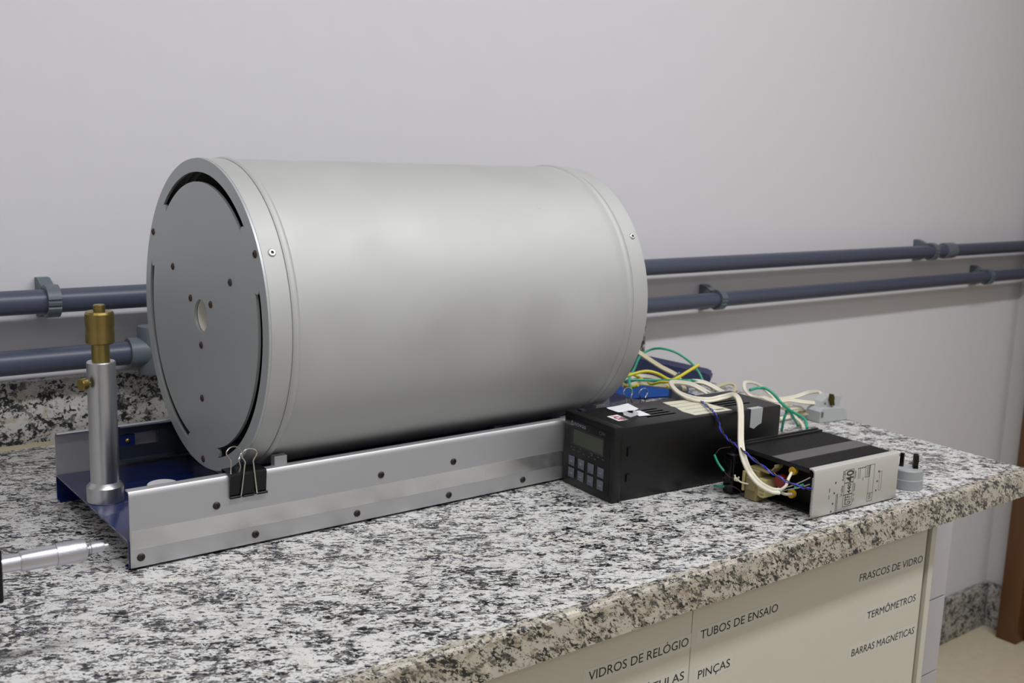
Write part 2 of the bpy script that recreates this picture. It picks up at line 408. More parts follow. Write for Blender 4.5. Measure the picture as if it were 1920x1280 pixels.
def rail(sgn, y):
    bm = NB(); s = sgn
    sheet(bm, [(y, .0028), (y, .0715), (y+s*.0005, .0745), (y+s*.002, .0765), (y+s*.0042, .0772), (y+s*.0085, .0772), (y+s*.0092, .0765)], .0017, TX0, TX1)
    return finish('side_rail', bm, RAIL, tray)
rf = rail(1, YF+.0008); rb = rail(-1, YK-.0008)
bm = NB(); box(bm, TX0+.001, TX1-.001, YF-.00025, YF+.0001, .0203, .0390); st = finish('bright_strip', bm, TAPE, rf, smooth=False); st['label'] = 'bare bright metal strip along the rail'
def screw(parent, p, ax, r=.0036, h=.0017, world=True, M=None, m=DARKSCREW, name='screw'):
    """low domed socket screw; ax = outward direction"""
    bm = NB(); ax = Vector(ax).normalized(); up = Vector((0, 0, 1)) if abs(ax.z) < .9 else Vector((1, 0, 0)); x = up.cross(ax).normalized(); y = ax.cross(x)
    T = Matrix((x, y, ax)).transposed().to_4x4(); T.translation = Vector(p)
    if M is not None: T = M @ T
    revolve(bm, [(-.0004, r), (h*.35, r), (h*.75, r*.8), (h, r*.45), (h*.45, r*.38)], 'Z', (0, 0, 0), 20, True, M=T)
    return finish(name, bm, m, parent, world=world)
for x, z in ((.3141, .0122), (.389, .0494), (.4294, .0118), (.5463, .0118), (.5757, .0500), (.6712, .0502), (.666, .0112), (.7741, .0114)):
    screw(rf, (x, YF-.0002, z), (0, -1, 0), .0038, .0016)
# cradle carrying the cylinder
for xc in (.462, .905):
    bm = NB()
    box(bm, xc-.007, xc+.007, YF+.0035, YK-.0035, .0297, .0402, .0005)
    box(bm, xc-.007, xc+.007, YF+.0090, YF+.0180, .0400, .0868, .0006)
    box(bm, xc-.007, xc+.007, YK-.0240, YK-.0150, .0400, .0800, .0006)
    box(bm, xc-.007, xc+.007, 1.05, 1.106, .0400, .0508, .0005)
    finish('cradle', bm, RAIL, tray, smooth=False)
# telescopic slide inside the rear rail
sl = NB(); ys = 1.1965
x0, x1 = .3712, .98
for a, b, c, d in ((x0, x1, .0675, .074), (x0, x1, .0385, .053), (.416, x1, .053, .0675)): box(sl, a, b, ys-.0015, ys+.0005, c, d)
sheet(sl, [(ys-.0005, .0725), (ys-.001, .0758), (ys-.004, .0772), (ys-.0075, .0765)], .0012, x0, x1)
sheet(sl, [(ys-.0005, .040), (ys-.001, .0375), (ys-.004, .0358), (ys-.0085, .0365)], .0012, x0, x1)
slide = finish('drawer_slide', sl, GALV, tray)
bm = NB(); box(bm, .3712, .3895, ys-.0005, ys+.003, .0525, .066); finish('mounting_plate', bm, BLUE, slide, smooth=False)
screw(slide, (.3813, ys-.0005, .0593), (0, -1, 0), .0027, .0018, m=BRASS)

# ------------------------------------------------------------------ the cylinder
CX, CY, CZ, R0, LEN = .4243, 1.078, .2182, .1660, .5037
cyl = thing('tube_furnace', 'large matt aluminium cylinder lying on the blue tray, slotted round end plate facing left', 'metal cylinder', (CX+LEN/2, CY, .030), 0)
YAW = Matrix.Translation((CX, CY, CZ)) @ Matrix.Rotation(.005, 4, 'Z')   # local x = axis, y, z
bm = NB()
prof = [(.0022, R0-.0008), (.0026, R0-.0002), (.0032, R0-.0002), (.0100, R0-.0002), (.0228, R0-.0002), (.0236, R0-.0003), (.0238, R0-.0011), (.0244, R0-.0011), (.0246, R0+.0001), (.0262, R0+.0010), (.0283, R0+.0015), (.0304, R0+.0010), (.0320, R0-.0002), (.0328, R0-.0008), (.0338, R0-.0006), (.0350, R0-.0006)]
for i in range(1, 40): prof.append((.0350+(.4660-.0350)*i/40, R0-.0006))
prof += [(.4668, R0-.0006), (.4676, R0-.0010), (.4684, R0-.0003), (.4702, R0+.0009), (.4725, R0+.0014), (.4750, R0+.0009), (.4768, R0-.0001), (.4774, R0-.0009), (.4780, R0-.0009), (.4784, R0-.0002), (.4792, R0-.0002), (.4805, R0-.0002), (LEN-.008, R0-.0002), (LEN-.0035, R0-.0002), (LEN-.001, R0-.0005), (LEN, R0-.002), (LEN, .0)]
prof = prof[:-1]
NSEG = 180
rings = revolve(bm, prof, 'X', (0, 0, 0), NSEG, False, M=YAW)
dent = YAW @ Vector((.3666, -R0*math.cos(math.radians(46.8)), R0*math.sin(math.radians(46.8))))
for ring, (s, r) in zip(rings, prof):
    if .034 < s < .467:
        for v in ring:
            q = YAW.inverted() @ v.co; a = math.atan2(q.z, -q.y); n_ = Vector((0, q.y, q.z)).normalized()
            w_ = noise.noise(Vector((s*7, math.cos(a)*1.6, math.sin(a)*1.6)))*.00035*min(1, (s-.034)/.05, (.467-s)/.05)
            q = q+n_*w_; v.co = YAW @ q
bm.faces.new(rings[-1])
finish('shell', bm, ALU, cyl)
bm = NB(); revolve(bm, [(-.0007, .0035), (-.0002, .0045)], 'X', (0, 0, 0), 4)   # small dint marks
bm.free()
# end plate with three curved slots and a centre hole
def endplate():
    bm = NB(); angs = []
    rm, hw = .1463, .0051
    slots = [(42, 133), (162.5, 255.5), (-75, 18)]
    slots = [(a % 360, b % 360) for a, b in slots]
    base = [i*3.0 for i in range(120)]
    ends = [s for p in slots for s in p]
    A = sorted([a for a in base if all(abs((a-e+180) % 360-180) > 1.9 for e in ends)]+ends)
    radii = [.0176, .03, .06, .09, .12, rm-hw, rm-hw*.8, rm-hw*.4, rm, rm+hw*.4, rm+hw*.8, rm+hw, .158, R0-.0006]
    def inslot(am):
        for a, b in slots:
            if (am-a) % 360 < (b-a) % 360: return True
        return False
    thick = .0030; V = {}
    for xi, xx in enumerate((0, thick)):
        for i, a in enumerate(A):
            for j, r in enumerate(radii):
                aa = a
                if a in ends and rm-hw <= r <= rm+hw:
                    d = math.degrees(math.sqrt(max(0, hw*hw-(r-rm)**2))/r)
                    start = any(abs(a-s[0]) < 1e-6 for s in slots)
                    aa = a+(d if start else -d)*1.0
                t_ = math.radians(aa)
                V[xi, i, j] = bm.verts.new(YAW @ Vector((xx, -r*math.cos(t_), r*math.sin(t_))))
    nA, nR = len(A), len(radii); solid = {}
    for i in range(nA):
        am = (A[i]+((A[(i+1) % nA]-A[i]) % 360)/2) % 360
        for j in range(nR-1): solid[i, j] = not (radii[j] >= rm-hw-1e-6 and radii[j+1] <= rm+hw+1e-6 and inslot(am))
    for (i, j), s in solid.items():
        if not s: continue
        i2 = (i+1) % nA
        bm.faces.new((V[0, i, j], V[0, i2, j], V[0, i2, j+1], V[0, i, j+1])); bm.faces.new((V[1, i, j], V[1, i, j+1], V[1, i2, j+1], V[1, i2, j]))
        if j == 0 or not solid[i, j-1]: bm.faces.new((V[0, i, j], V[1, i, j], V[1, i2, j], V[0, i2, j]))
        if j == nR-2 or not solid[i, j+1]: bm.faces.new((V[0, i, j+1], V[0, i2, j+1], V[1, i2, j+1], V[1, i, j+1]))
        if not solid[(i-1) % nA, j]: bm.faces.new((V[0, i, j], V[0, i, j+1], V[1, i, j+1], V[1, i, j]))
        if not solid[i2, j]: bm.faces.new((V[0, i2, j], V[1, i2, j], V[1, i2, j+1], V[0, i2, j+1]))
    return bm
ep = finish('end_plate', endplate(), PLATE, cyl, ang=30)
bm = NB(); revolve(bm, [(.0035, .0165), (.0035, .0176), (.40, .0176), (.40, .0165)], 'X', (0, 0, 0), 40, False, M=YAW)
rr = revolve(bm, [(.0035, .0165), (.40, .0165)], 'X', (0, 0, 0), 40, False, M=YAW); bm.faces.new(rr[-1]); finish('ceramic_core', bm, CERAM, cyl)
bm = NB(); revolve(bm, [(.004, .136), (.004, .139), (.45, .139), (.45, .136)], 'X', (0, 0, 0), 90, False, M=YAW)
finish('inner_liner', bm, mat('dark blued liner', srgb(52, 54, 58), .25, .9), cyl)
for rr_ in (.0315, .0895, .1572):
    for a in (30, 150, 270):
        t_ = math.radians(a); p = YAW @ Vector((0, -rr_*math.cos(t_), rr_*math.sin(t_)))
        screw(ep, p, (-1, 0, 0), .0039, .0018, m=mat('rusty brown screw', srgb(82, 68, 62), .45, .7))
ALUR = mat('bright rivet', srgb(190, 190, 190), .5, 1)
for s, a in ((.0130, 29), (.0130, 150), (.4928, 31), (.4928, 150), (.0130, -88)):
    t_ = math.radians(a); n_ = Vector((0, -math.cos(t_), math.sin(t_))); p = YAW @ (Vector((s, 0, 0))+n_*(R0-.0002))
    bm = NB(); x = Vector((1, 0, 0)); y = n_.cross(x); T = Matrix((x, y, n_)).transposed().to_4x4(); T.translation = p
    revolve(bm, [(-.0004, .0042), (.0005, .0041), (.0013, .0032), (.0014, .0016)], 'Z', (0, 0, 0), 20, False, 0, M=T)
    revolve(bm, [(.0014, .0016), (.0004, .0015)], 'Z', (0, 0, 0), 14, False, 1, M=T); revolve(bm, [(.0004, .0015), (.00041, .00149)], 'Z', (0, 0, 0), 14, True, 1, M=T)
    finish('rivet', bm, [ALUR, FACE], cyl)
# little dint in the shell, a shallow pit with a raised lip
bm = NB(); x = Vector((1, 0, 0)); n_ = Vector((0, -math.cos(math.radians(46.8)), math.sin(math.radians(46.8)))); T = Matrix((x, n_.cross(x), n_)).transposed().to_4x4(); T.translation = YAW @ (Vector((.3666, 0, 0))+n_*(R0-.00058))
revolve(bm, [(0, .0034), (.00025, .0026), (.0003, .0016), (.0001, .0007)], 'Z', (0, 0, 0), 16, True, M=T); finish('dint', bm, ALU, cyl)

# ------------------------------------------------------------------ post with brass clamp head
px, py = .3225, 1.0880
pt = thing('clamp_post', 'upright aluminium post with brass head standing on the tray end', 'post', (px, py, .0297))
bm = NB(); revolve(bm, [(.0297, .0182), (.0303, .0185), (.0455, .0185), (.0458, .0184), (.0502, .0147), (.0505, .0142), (.1762, .0141), (.1772, .0132), (.1772, .0092)], 'Z', (px, py, 0), 64); finish('post_body', bm, POST, pt, ang=20)
bm = NB(); revolve(bm, [(.172, .0088), (.1960, .0088)], 'Z', (px, py, 0), 40); finish('brass_neck', bm, BRASS, pt)
bm = NB(); revolve(bm, [(.1955, .0090), (.1955, .0125), (.1970, .0141), (.2060, .0141), (.2090, .0137), (.2125, .0137), (.2155, .0141), (.2262, .0141), (.2285, .0130), (.2292, .0060)], 'Z', (px, py, 0), 56); finish('brass_knob', bm, BRASS, pt, ang=25)
bm = NB(); revolve(bm, [(.2288, .0059), (.2345, .0059), (.2354, .0050), (.2354, .001)], 'Z', (px, py, 0), 32); finish('cap_screw', bm, BRASS, pt, ang=25)
bm = NB(); d = Vector((-.93, -.36, 0)).normalized()
T = Matrix((Vector((0, 0, 1)).cross(d), Vector((0, 0, 1)), d)).transposed().to_4x4(); T.translation = Vector((px, py, .1565))
revolve(bm, [(.013, .0019), (.0182, .0019), (.0184, .0055), (.0190, .0062), (.0245, .0062), (.0252, .0055), (.0252, .001)], 'Z', (0, 0, 0), 24, M=T); finish('thumb_screw', bm, BRASS, pt, ang=25)

# white disc on the tray
bm = NB(); revolve(bm, [(.0298, .0155), (.0303, .0160), (.0338, .0160), (.0344, .0154), (.0344, .003), (.0352, .0026), (.0352, .0005)], 'Z', (.3855, 1.097, 0), 40)
tag(finish('cap_disc', bm, WHITEPAPER, ang=30), 'small flat white disc lying on the blue tray beside the post', 'disc')

# ------------------------------------------------------------------ binder clips
def binder(lab, x, loc):
    t = thing('binder_clip', lab, 'binder clip', (x, YF+.007, .054), group='black binder clips on the tray rail')
    yf = YF-.0012; hw = .0192
    bm = NB()
    # front jaw with rolled bottom, flat spine, rear jaw
    sheet(bm, [(yf+.0003, .0545), (yf-.0006, .058), (yf-.0022, .0775), (yf-.0012, .0790), (yf+.018, .0800), (yf+.0190, .0788), (yf+.0040, .0560)], .0009, x-hw, x+hw)
    finish('clip_body', bm, BLACK, t, smooth=False)
    bm = NB()
    for a, b in ((x-hw, x-hw+.0105), (x+hw-.0100, x+hw+.001)):
        revolve(bm, [(a, .0014), (b, .0014)], 'X', (0, yf-.0016, .0555), 14)
    revolve(bm, [(x-.0055, .0011), (x+.0060, .0011)], 'X', (0, yf-.001, .0548), 14)
    finish('rolled_edge', bm, BLACK, t)
    def handle(y0, y1, dx, dz, name='wire_handle'):
        pts = [(-.0088, .0562), (-.0080, .060), (-.0058, .078), (-.0046, .088), (-.0042, .0905), (-.0056, .0935), (-.0077, .0968), (-.0074, .1003), (-.0040, .1032), (0, .1040), (.0040, .1032), (.0074, .1003), (.0077, .0968), (.0056, .0935), (.0042, .0905), (.0046, .088), (.0058, .078), (.0080, .060), (.0088, .0562)]
        zz = [.0562, .104]
        P = [(x+dx+u, y0+(y1-y0)*(v-zz[0])/(zz[1]-zz[0]), v+dz) for u, v in pts]
        bm = NB(); tube(bm, P, .00072, 8, smooth=3); finish(name, bm, CHROME, t)
    handle(yf-.0030, yf-.0045, 0, 0)
    # the rear handle starts at the rear jaw and only shows above the spine
    handle(yf+.0065, yf+.0190, -.0065, -.0030)
binder('black binder clip on the near rail in front of the cylinder end plate', .4212, 0)
binder('black binder clip whose wire handles show behind the black box', .966, 0)

# ------------------------------------------------------------------ micrometer at the left edge
mi_ = thing('micrometer_head', 'silver micrometer head pointing in from the left edge above the granite', 'micrometer', (.14, .80, .0))
bm = NB(); ymc, zm = .80, .0918
T = Matrix.Translation((.16, ymc, zm)) @ Matrix.Rotation(math.radians(.6), 4, 'Y')
revolve(bm, [(-.055, .0064), (.0136, .0064)], 'X', (0, 0, 0), 40, M=T); finish('sleeve', bm, MICRO, mi_)
bm = NB(); revolve(bm, [(.0134, .0064), (.0136, .0070), (.0150, .0076), (.0390, .0079)], 'X', (0, 0, 0), 48, True, M=T); finish('thimble', bm, MICRO, mi_, ang=40)
bm = NB(); revolve(bm, [(.0388, .0079), (.0391, .0086), (.0590, .0086), (.0604, .0078), (.0610, .0058)], 'X', (0, 0, 0), 60, True, M=T); finish('knurled_grip', bm, KNURL, mi_, ang=40)
bm = NB(); revolve(bm, [(.0608, .0024), (.0628, .0024), (.0630, .0034), (.0640, .0034), (.0645, .0043), (.0722, .0043), (.0742, .0034), (.0744, .0019), (.0775, .0017), (.0777, .0004)], 'X', (0, 0, 0), 40, True, M=T); finish('ratchet_knob', bm, KNURL, mi_, ang=30)
bm = NB(); box(bm, .120, .1600, .788, .812, .0665, .1075, .002); box(bm, .06, .1215, .790, .810, .008, .1075, .002); box(bm, .03, .125, .765, .835, 0, .008, .002); finish('stand', bm, BLACK, mi_)

# ------------------------------------------------------------------ black process controller
RZ = math.radians(-4.5)
pc = thing('process_controller', 'long black instrument box with a small display and eight keys on its front', 'controller', (.8273, .8555, 0), RZ)
# local frame: x = depth away from the front, y = across the front (towards the wall), z up
Wd, Dp, Ht = .098, .276, .0905
bm = NB(); box(bm, .010, Dp, .002, Wd-.003, .001, Ht-.0005, .0022)
hs = finish('housing', bm, BOXBLK, pc, world=False)
bm = NB()
for grp in ((.072, .118), (.200, .246)):
    bm = NB()
    for j in range(4):
        y = .028+j*.0095
        box(bm, grp[0]-j*.002, grp[1]-j*.002, y, y+.0032, Ht-.0006, Ht-.00025)
    finish('vent_slots', bm, mat('vent opening black', srgb(2, 2, 2), .9, spec=0), hs, world=False, smooth=False)
bm = NB(); box(bm, -.001, .012, 0, Wd, 0, Ht+.0012, .0018); box(bm, .020, .026, -.0003, .003, .055, .066); box(bm, .020, .026, -.0003, .003, .024, .033)
finish('bezel', bm, BOXBLK, pc, world=False)
bm = NB(); box(bm, -.0016, -.0008, .0065, Wd-.0065, .0075, Ht-.0060, .0004); fp = finish('front_foil', bm, FACE, pc, world=False)
# front-face drawing frame: origin at left (wall) side bottom, u to the right (-y), v up
FM = Matrix.Translation((-.0017, Wd, 0)) @ frame_M((0, 0, 0), (0, -1, 0), (0, 0, 1))
def frect(bm, u0, u1, v0, v1, h=.0003, bev=0, mi=0): box(bm, u0, u1, v0, v1, -.0001, h, bev, mi, M=FM)
bm = NB(); frect(bm, .0155, .0800, .0520, .0745, .0002); finish('display_frame', bm, mat('dark window frame', srgb(22, 26, 26), .3), fp, world=False, smooth=False)
bm = NB(); frect(bm, .0210, .0785, .0545, .0725, .0004); finish('display', bm, LCD, fp, world=False, smooth=False)
bm = NB()
text_mesh('novus', .0078, FM @ Matrix.Translation((.0215, .0775, .0002)), bm, 0, fitw=.0225)
for a, b in (((.0145, .0773), (.0195, .0773)), ((.0195, .0773), (.017, .0825)), ((.017, .0825), (.0145, .0773))):
    d = Vector(b)-Vector(a); p = Vector(a); q = Vector(b); n_ = Vector((-d.y, d.x)).normalized()*.00055
    vs = [bm.verts.new(FM @ Vector((c.x, c.y, .0003))) for c in (p-n_, q-n_, q+n_, p+n_)]; bm.faces.new(vs)
finish('maker_mark', bm, PRINT, fp, world=False, smooth=False)
bm = NB(); text_mesh('CPM', .0058, FM @ Matrix.Translation((.0700, .0775, .0002)), bm, 0, fitw=.0115); 
finish('type_mark', bm, DIMPRINT, fp, world=False, smooth=False)
bm = NB()
for u, v, w_ in ((.0200, .0462, .0035), (.0305, .0462, .0035), (.0405, .0455, .0035), (.0510, .0452, .0032), (.0625, .0452, .0035), (.0545, .0502, .0050), (.0560, .0480, .0035), (.0680, .0492, .004), (.0775, .0485, .003), (.0335, .0502, .003), (.0175, .0492, .002), (.0155, .0492, .001), (.022, .0495, .002)): frect(bm, u, u+w_, v, v+.0011, .0002)
finish('small_captions', bm, DIMPRINT, fp, world=False, smooth=False)
k = 0
for r_ in range(2):
    for c_ in range(4):
        u = .0135+c_*.0190; v = .0265-r_*.0152
        bm = NB(); frect(bm, u, u+.0118, v, v+.0122, .0011, .0008)
        b_ = finish('key', bm, BTN, fp, world=False)
        bm = NB()
        if r_ == 0 and c_ in (1, 2):
            s = 1 if c_ == 1 else -1; cy = v+.0063
            tri = [(u+.0030, cy-s*.0004), (u+.0088, cy-s*.0004), (u+.0059, cy+s*.0030)]; vs = [bm.verts.new(FM @ Vector((a, b, .0013))) for a, b in tri]; bm.faces.new(vs)
            frect(bm, u+.0046, u+.0072, cy-.0018, cy, .0013)
        else: frect(bm, u+.0030, u+.0088, v+.0048, v+.0062, .0013)
        finish('key_mark', bm, PRINT, b_, world=False, smooth=False)
bm = NB(); box(bm, .014, .020, .084, .0925, Ht-.0008, Ht+.0022, .0004); finish('mounting_tab', bm, GALV, pc, world=False, smooth=False)
# things stuck on top: local x/y of world points
inv = wm(pc).inverted()
def loc(p): q = inv @ Vector((p[0], p[1], 0)); return (q.x, q.y)
def sticker(bm, pts, z, h=.0002, mi=0): prism(bm, [loc(p) for p in pts], 'Z', z, z+h, mi)
bm = NB(); sticker(bm, [(.974, .9240), (1.0216, .9166), (1.0225, .8500), (.9605, .8550), (.9600, .8760), (.9700, .8990), (.968, .9015)], Ht-.0004)
for i in range(4):
    y = .8650+i*.0145
    sticker(bm, [(.969, y+.0005), (1.014, y-.0035), (1.014, y-.0029), (.969, y+.0011)], Ht-.0002, .0002, 1)
sticker(bm, [(1.004, .858), (1.0175, .857), (1.0175, .8615), (1.004, .8625)], Ht-.0002, .0002, 1)
finish('rating_label', bm, [CREAM, BROWNINK], pc, world=False, smooth=False)
bm = NB(); sticker(bm, [(.8667, .9130), (.8868, .9105), (.8850, .8915), (.8590, .8790), (.8572, .8935)], Ht-.0004)
bm.free()
bm = NB(); sticker(bm, [(0.8601, 0.906), (0.8773, 0.906), (0.8722, 0.8816), (0.8568, 0.8821)], Ht-.0004)
o_ = Vector(loc((.8612, .9035))); xa = Vector(loc((.8575, .8830)))-o_; ya = Vector(loc((.8773, .9060)))-Vector(loc((.8601, .9060)))
Mx = frame_M((o_.x, o_.y, Ht-.0001), (xa.x, xa.y, 0), (-xa.y, xa.x, 0) if (-xa.y*ya.x+xa.x*ya.y) > 0 else (xa.y, -xa.x, 0))
text_mesh('A20', .0150, Mx @ Matrix.Translation((0, .0022, .0002)), bm, 1, fitw=.0185, bold=.0001)
finish('red_marked_sticker', bm, [WHITEPAPER, REDINK], pc, world=False, smooth=False)
# torn white paper scrap with a raised curl
def scrap(bm, pts, zf):
    P = []
    for p in pts:
        q = loc(p); P.append(bm.verts.new((q[0], q[1], Ht+zf(p))))
    bm.faces.new(P)
bm = NB()
def flat(pts, h0, h1=None):
    A = [bm.verts.new((*loc(p), h0)) for p in pts]; B = [bm.verts.new((*loc(p), h0+.0002)) for p in pts]
    bm.faces.new(A); bm.faces.new(B)
    for i in range(len(A)): bm.faces.new((A[i], A[(i+1) % len(A)], B[(i+1) % len(A)], B[i]))
flat([(0.8884, 0.9373), (0.9041, 0.9369), (0.9281, 0.9402), (0.9194, 0.912), (0.909, 0.9085), (0.9004, 0.9119), (0.8903, 0.9099), (0.8841, 0.912), (0.8855, 0.9316)], Ht+.0005)
flat([(0.9096, 0.9072), (0.9153, 0.9055), (0.9102, 0.882), (0.8943, 0.8852), (0.8968, 0.896)], Ht+.0002)
O_ = [(.8890, .9100, .0008), (0.8785, 0.8978, .0040), (0.8679, 0.8849, .0050), (0.8676, 0.8731, .0050), (0.8809, 0.8773, .0045), (0.8985, 0.8905, .0030), (.9060, .9020, .0010)]
I_ = [(.8990, .9100, .0010), (0.8897, 0.9028, .0030), (0.8876, 0.8978, .0032), (0.8884, 0.8912, .0032), (0.8927, 0.8948, .0030), (0.9005, 0.9027, .0020), (.9080, .9080, .0010)]
A = [bm.verts.new((*loc(p), Ht+p[2])) for p in O_]; B = [bm.verts.new((*loc(p), Ht+p[2])) for p in I_]
fl = [bm.faces.new((A[i], A[i+1], B[i+1], B[i])) for i in range(6)]
bmesh.ops.solidify(bm, geom=fl, thickness=.0002)
finish('torn_paper', bm, WHITEPAPER, pc, world=False, smooth=False)
bm = NB()
q = loc((1.0470, .838)); qx = q[0]
prism(bm, [(qx, Ht-.0005), (qx, Ht-.024), (qx+.007, Ht-.0265), (qx+.014, Ht-.0225), (qx+.020, Ht-.0205), (qx+.021, Ht-.0005)], 'Y', .0012, .0021)
prism(bm, [(qx, .0020), (qx+.021, .0020), (qx+.0205, .009), (qx-.001, .0085)], 'Z', Ht-.0006, Ht-.0002)
finish('tape_piece', bm, MASK, pc, world=False, smooth=False)

# ------------------------------------------------------------------ power relay with heat sink
pr = thing('power_relay', 'open ended black finned heat sink box with a silver printed side', 'power controller', (.983, .6925, 0))
X0, X1, Y0, Y1, H_ = .9830, 1.1370, .6925, .8170, .0590
bm = NB()
sheet(bm, [(Y0+.010, .0012), (Y0+.004, .0010), (Y0+.001, .0022), (Y0, .004), (Y0, H_-.0045), (Y0+.0012, H_-.0018), (Y0+.0040, H_-.0004), (Y0+.0075, H_-.0004)], .0018, X0, X1)
sp = finish('silver_side', bm, SILVER, pr)
bm = NB()
for i in range(22): box(bm, X0-.0004, X0+.0014, Y0+.0009, Y0+.0022, .006+i*.0020, .0071+i*.0020)
finish('toothed_edge', bm, SILVER, sp, smooth=False)
bm = NB()
prof = [(Y0+.0075, H_-.006)]
y = Y0+.0075
while y < Y1-.012:
    band = Y0+.0400 < y < Y0+.0640
    if band:
        prof += [(y, H_-.0008), (Y0+.0640, H_-.0008)]; y = Y0+.0650
    else:
        prof += [(y, H_-.0030), (y+.0004, H_-.0008), (y+.0016, H_-.0008), (y+.0020, H_-.0030)]; y += .0030
prof += [(Y1-.0105, H_-.003), (Y1-.010, H_+.0012), (Y1-.0075, H_+.0012), (Y1-.007, H_-.001), (Y1-.0035, H_-.001), (Y1-.003, H_+.0016), (Y1, H_+.0016), (Y1, .002), (Y1-.004, .002), (Y1-.004, H_-.006)]
prism(bm, prof, 'X', X0+.0015, X1-.001)
box(bm, X0+.012, X1-.001, Y0+.001, Y1, .0008, .003); box(bm, X1-.004, X1-.001, Y0+.002, Y1-.004, .003, H_-.006); box(bm, X0+.035, X0+.037, Y0+.002, Y1-.004, .003, H_-.006)
finish('finned_body', bm, SINKBLK, pr, smooth=False)
bm = NB(); box(bm, X0+.0015, X1-.001, Y0+.0400, Y0+.0640, H_-.0009, H_-.0004); finish('flat_band', bm, SINKGREY, pr, smooth=False)
# printing on the silver side; u along X, v up
SM = frame_M((X0, Y0-.0010, 0), (1, 0, 0), (0, 0, 1)) @ Matrix.Diagonal((.91, 1.03, 1, 1)); RT = Matrix.Rotation(PI/2, 4, 'Z')
bm = NB()
def srect(u0, u1, v0, v1): box(bm, u0, u1, v0, v1, -.0001, .0001, M=SM)
def sframe(u0, u1, v0, v1, w_=.0005):
    srect(u0, u1, v0, v0+w_); srect(u0, u1, v1-w_, v1); srect(u0, u0+w_, v0, v1); srect(u1-w_, u1, v0, v1)
def srot(body, u, v, cap, L_, bold=0): text_mesh(body, cap/.715, SM @ Matrix.Translation((u, v, 0)) @ RT, bm, 0, fitw=L_, bold=bold)
sframe(.0585, .0765, .0065, .0205); srot('GTF', .0735, .0082, .0115, .0108, .0001)
sframe(.0590, .0765, .0205, .0345); srot('440', .0725, .0215, .0068, .0118, .0002)
sframe(.0590, .0765, .0345, .0498); srot('40', .0755, .0352, .0140, .0135, .0003)
srot('Volts', .0575, .0195, .0052, .0125); srot('Amps', .0575, .0375, .0042, .0118)
for u, v in ((.0405, .0365), (.0390, .0245), (.0375, .0125), (.0355, .0035), (.1270, .0385), (.1250, .0270), (.1240, .0160)): srect(u, u+.0024, v, v+.0022)
for u in (.0445, .0470): srect(u, u+.0009, .0035, .0240)
for v0, v1 in ((.0100, .0150), (.0170, .0200), (.0220, .0325), (.0370, .0470)): srect(.0785, .0792, v0, v1); srect(.0805, .0810, v0+.001, v1-.001)
for i in range(5): srect(.0845+i*.0035, .0865+i*.0035, .0478, .0492)
srect(.0855, .0860, .036, .047); srect(.0890, .0895, .036, .047); srect(.0955, .0962, .0330, .0370)
sframe(.1075, .1185, .0060, .0160); sframe(.1080, .1185, .0155, .0500, .0004); sframe(.1000, .1095, .0360, .0500); srect(.1035, .1042, .0370, .0490); srect(.1065, .1072, .0370, .0490)
sframe(.1300, .1350, .0165, .0395, .0003); srot('ON', .1150, .0085, .0050, .0060)
for u, v in ((.0300, .0280), (.0300, .0200)): srect(u, u+.001, v, v+.0045)
finish('printing', bm, SILVINK, sp, smooth=False)
# contents of the open end
bm = NB(); box(bm, .9745, .9965, .7680, .7860, .0006, .0380, .0006); box(bm, .9720, .9750, .7700, .7835, .013, .028, .0006); tr = finish('transformer', bm, TAN, pr, smooth=False)
bm = NB(); box(bm, .9765, .9965, .7570, .7685, .008, .030, .0008)
for i in range(5): box(bm, .9755, .9768, .7575, .7640, .008+i*.0045, .0105+i*.0045)
box(bm, .972, .974, .786, .789, .010, .034); finish('bobbin', bm, TANBOB, tr, smooth=False)
bm = NB(); prism(bm, [(.7870, .0380), (.7870, .0392), (.7560, .0392), (.7480, .0480), (.7475, .0510), (.7465, .0510), (.7465, .0470), (.7550, .0380)], 'X', .9790, .9930); finish('mounting_bracket', bm, TAN, tr, smooth=False)
bm = NB(); revolve(bm, [(.9860, .0065), (.9880, .0080), (.9960, .0080), (.9985, .0065)], 'X', (0, .7460, .0300), 24); finish('round_capacitor', bm, CAPRED, pr)
for (y, z) in ((.7250, .0490), (.7245, .0215)):
    bm = NB(); revolve(bm, [(.9835, .0024), (.9835, .0048), (.9860, .0050), (.9885, .0048), (.9885, .0024)], 'X', (0, y, z), 20); finish('terminal', bm, YRING, pr)
bm = NB(); box(bm, .968, 1.004, .8000, .8170, .0010, .0500, .0025); box(bm, .9655, .9700, .8020, .8150, .018, .044, .001); finish('relay_block', bm, BLACK, pr)
bm = NB(); tube(bm, [(.9640, .8290, .0440), (.9600, .8180, .0370), (.9600, .8080, .0300)], .0014, 8, smooth=3); tube(bm, [(.9640, .8260, .0060), (.9620, .8160, .0080), (.9620, .8080, .0105)], .0014, 8, smooth=3); finish('heat_shrink', bm, GREEN, pr)
bm = NB(); tube(bm, [(.9645, .8290, .0440), (.9700, .8260, .052), (.9800, .8180, .0550)], .0005, 6); tube(bm, [(.9600, .8080, .0300), (.9620, .8000, .0245), (.9700, .7930, .0225)], .0005, 6); tube(bm, [(.9620, .8080, .0105), (.9650, .8000, .0130), (.9700, .7920, .0100), (.975, .789, .004)], .0005, 6); finish('thin_leads', bm, BROWNW, pr)
bm = NB(); revolve(bm, [(.788, .0022), (.7925, .0024)], 'Y', (.9635, 0, .0240), 10)
tube(bm, [(.9635, .7890, .0240), (.9660, .7840, .0215), (.9720, .7790, .0200)], .0010, 8); tube(bm, [(.9635, .7920, .0240), (.9625, .7925, .0290)], .0012, 8, smooth=1); tube(bm, [(.9640, .7890, .0240), (.9645, .7875, .0275)], .0010, 8, smooth=1); finish('white_tag_wire', bm, WHITECAB, pr)
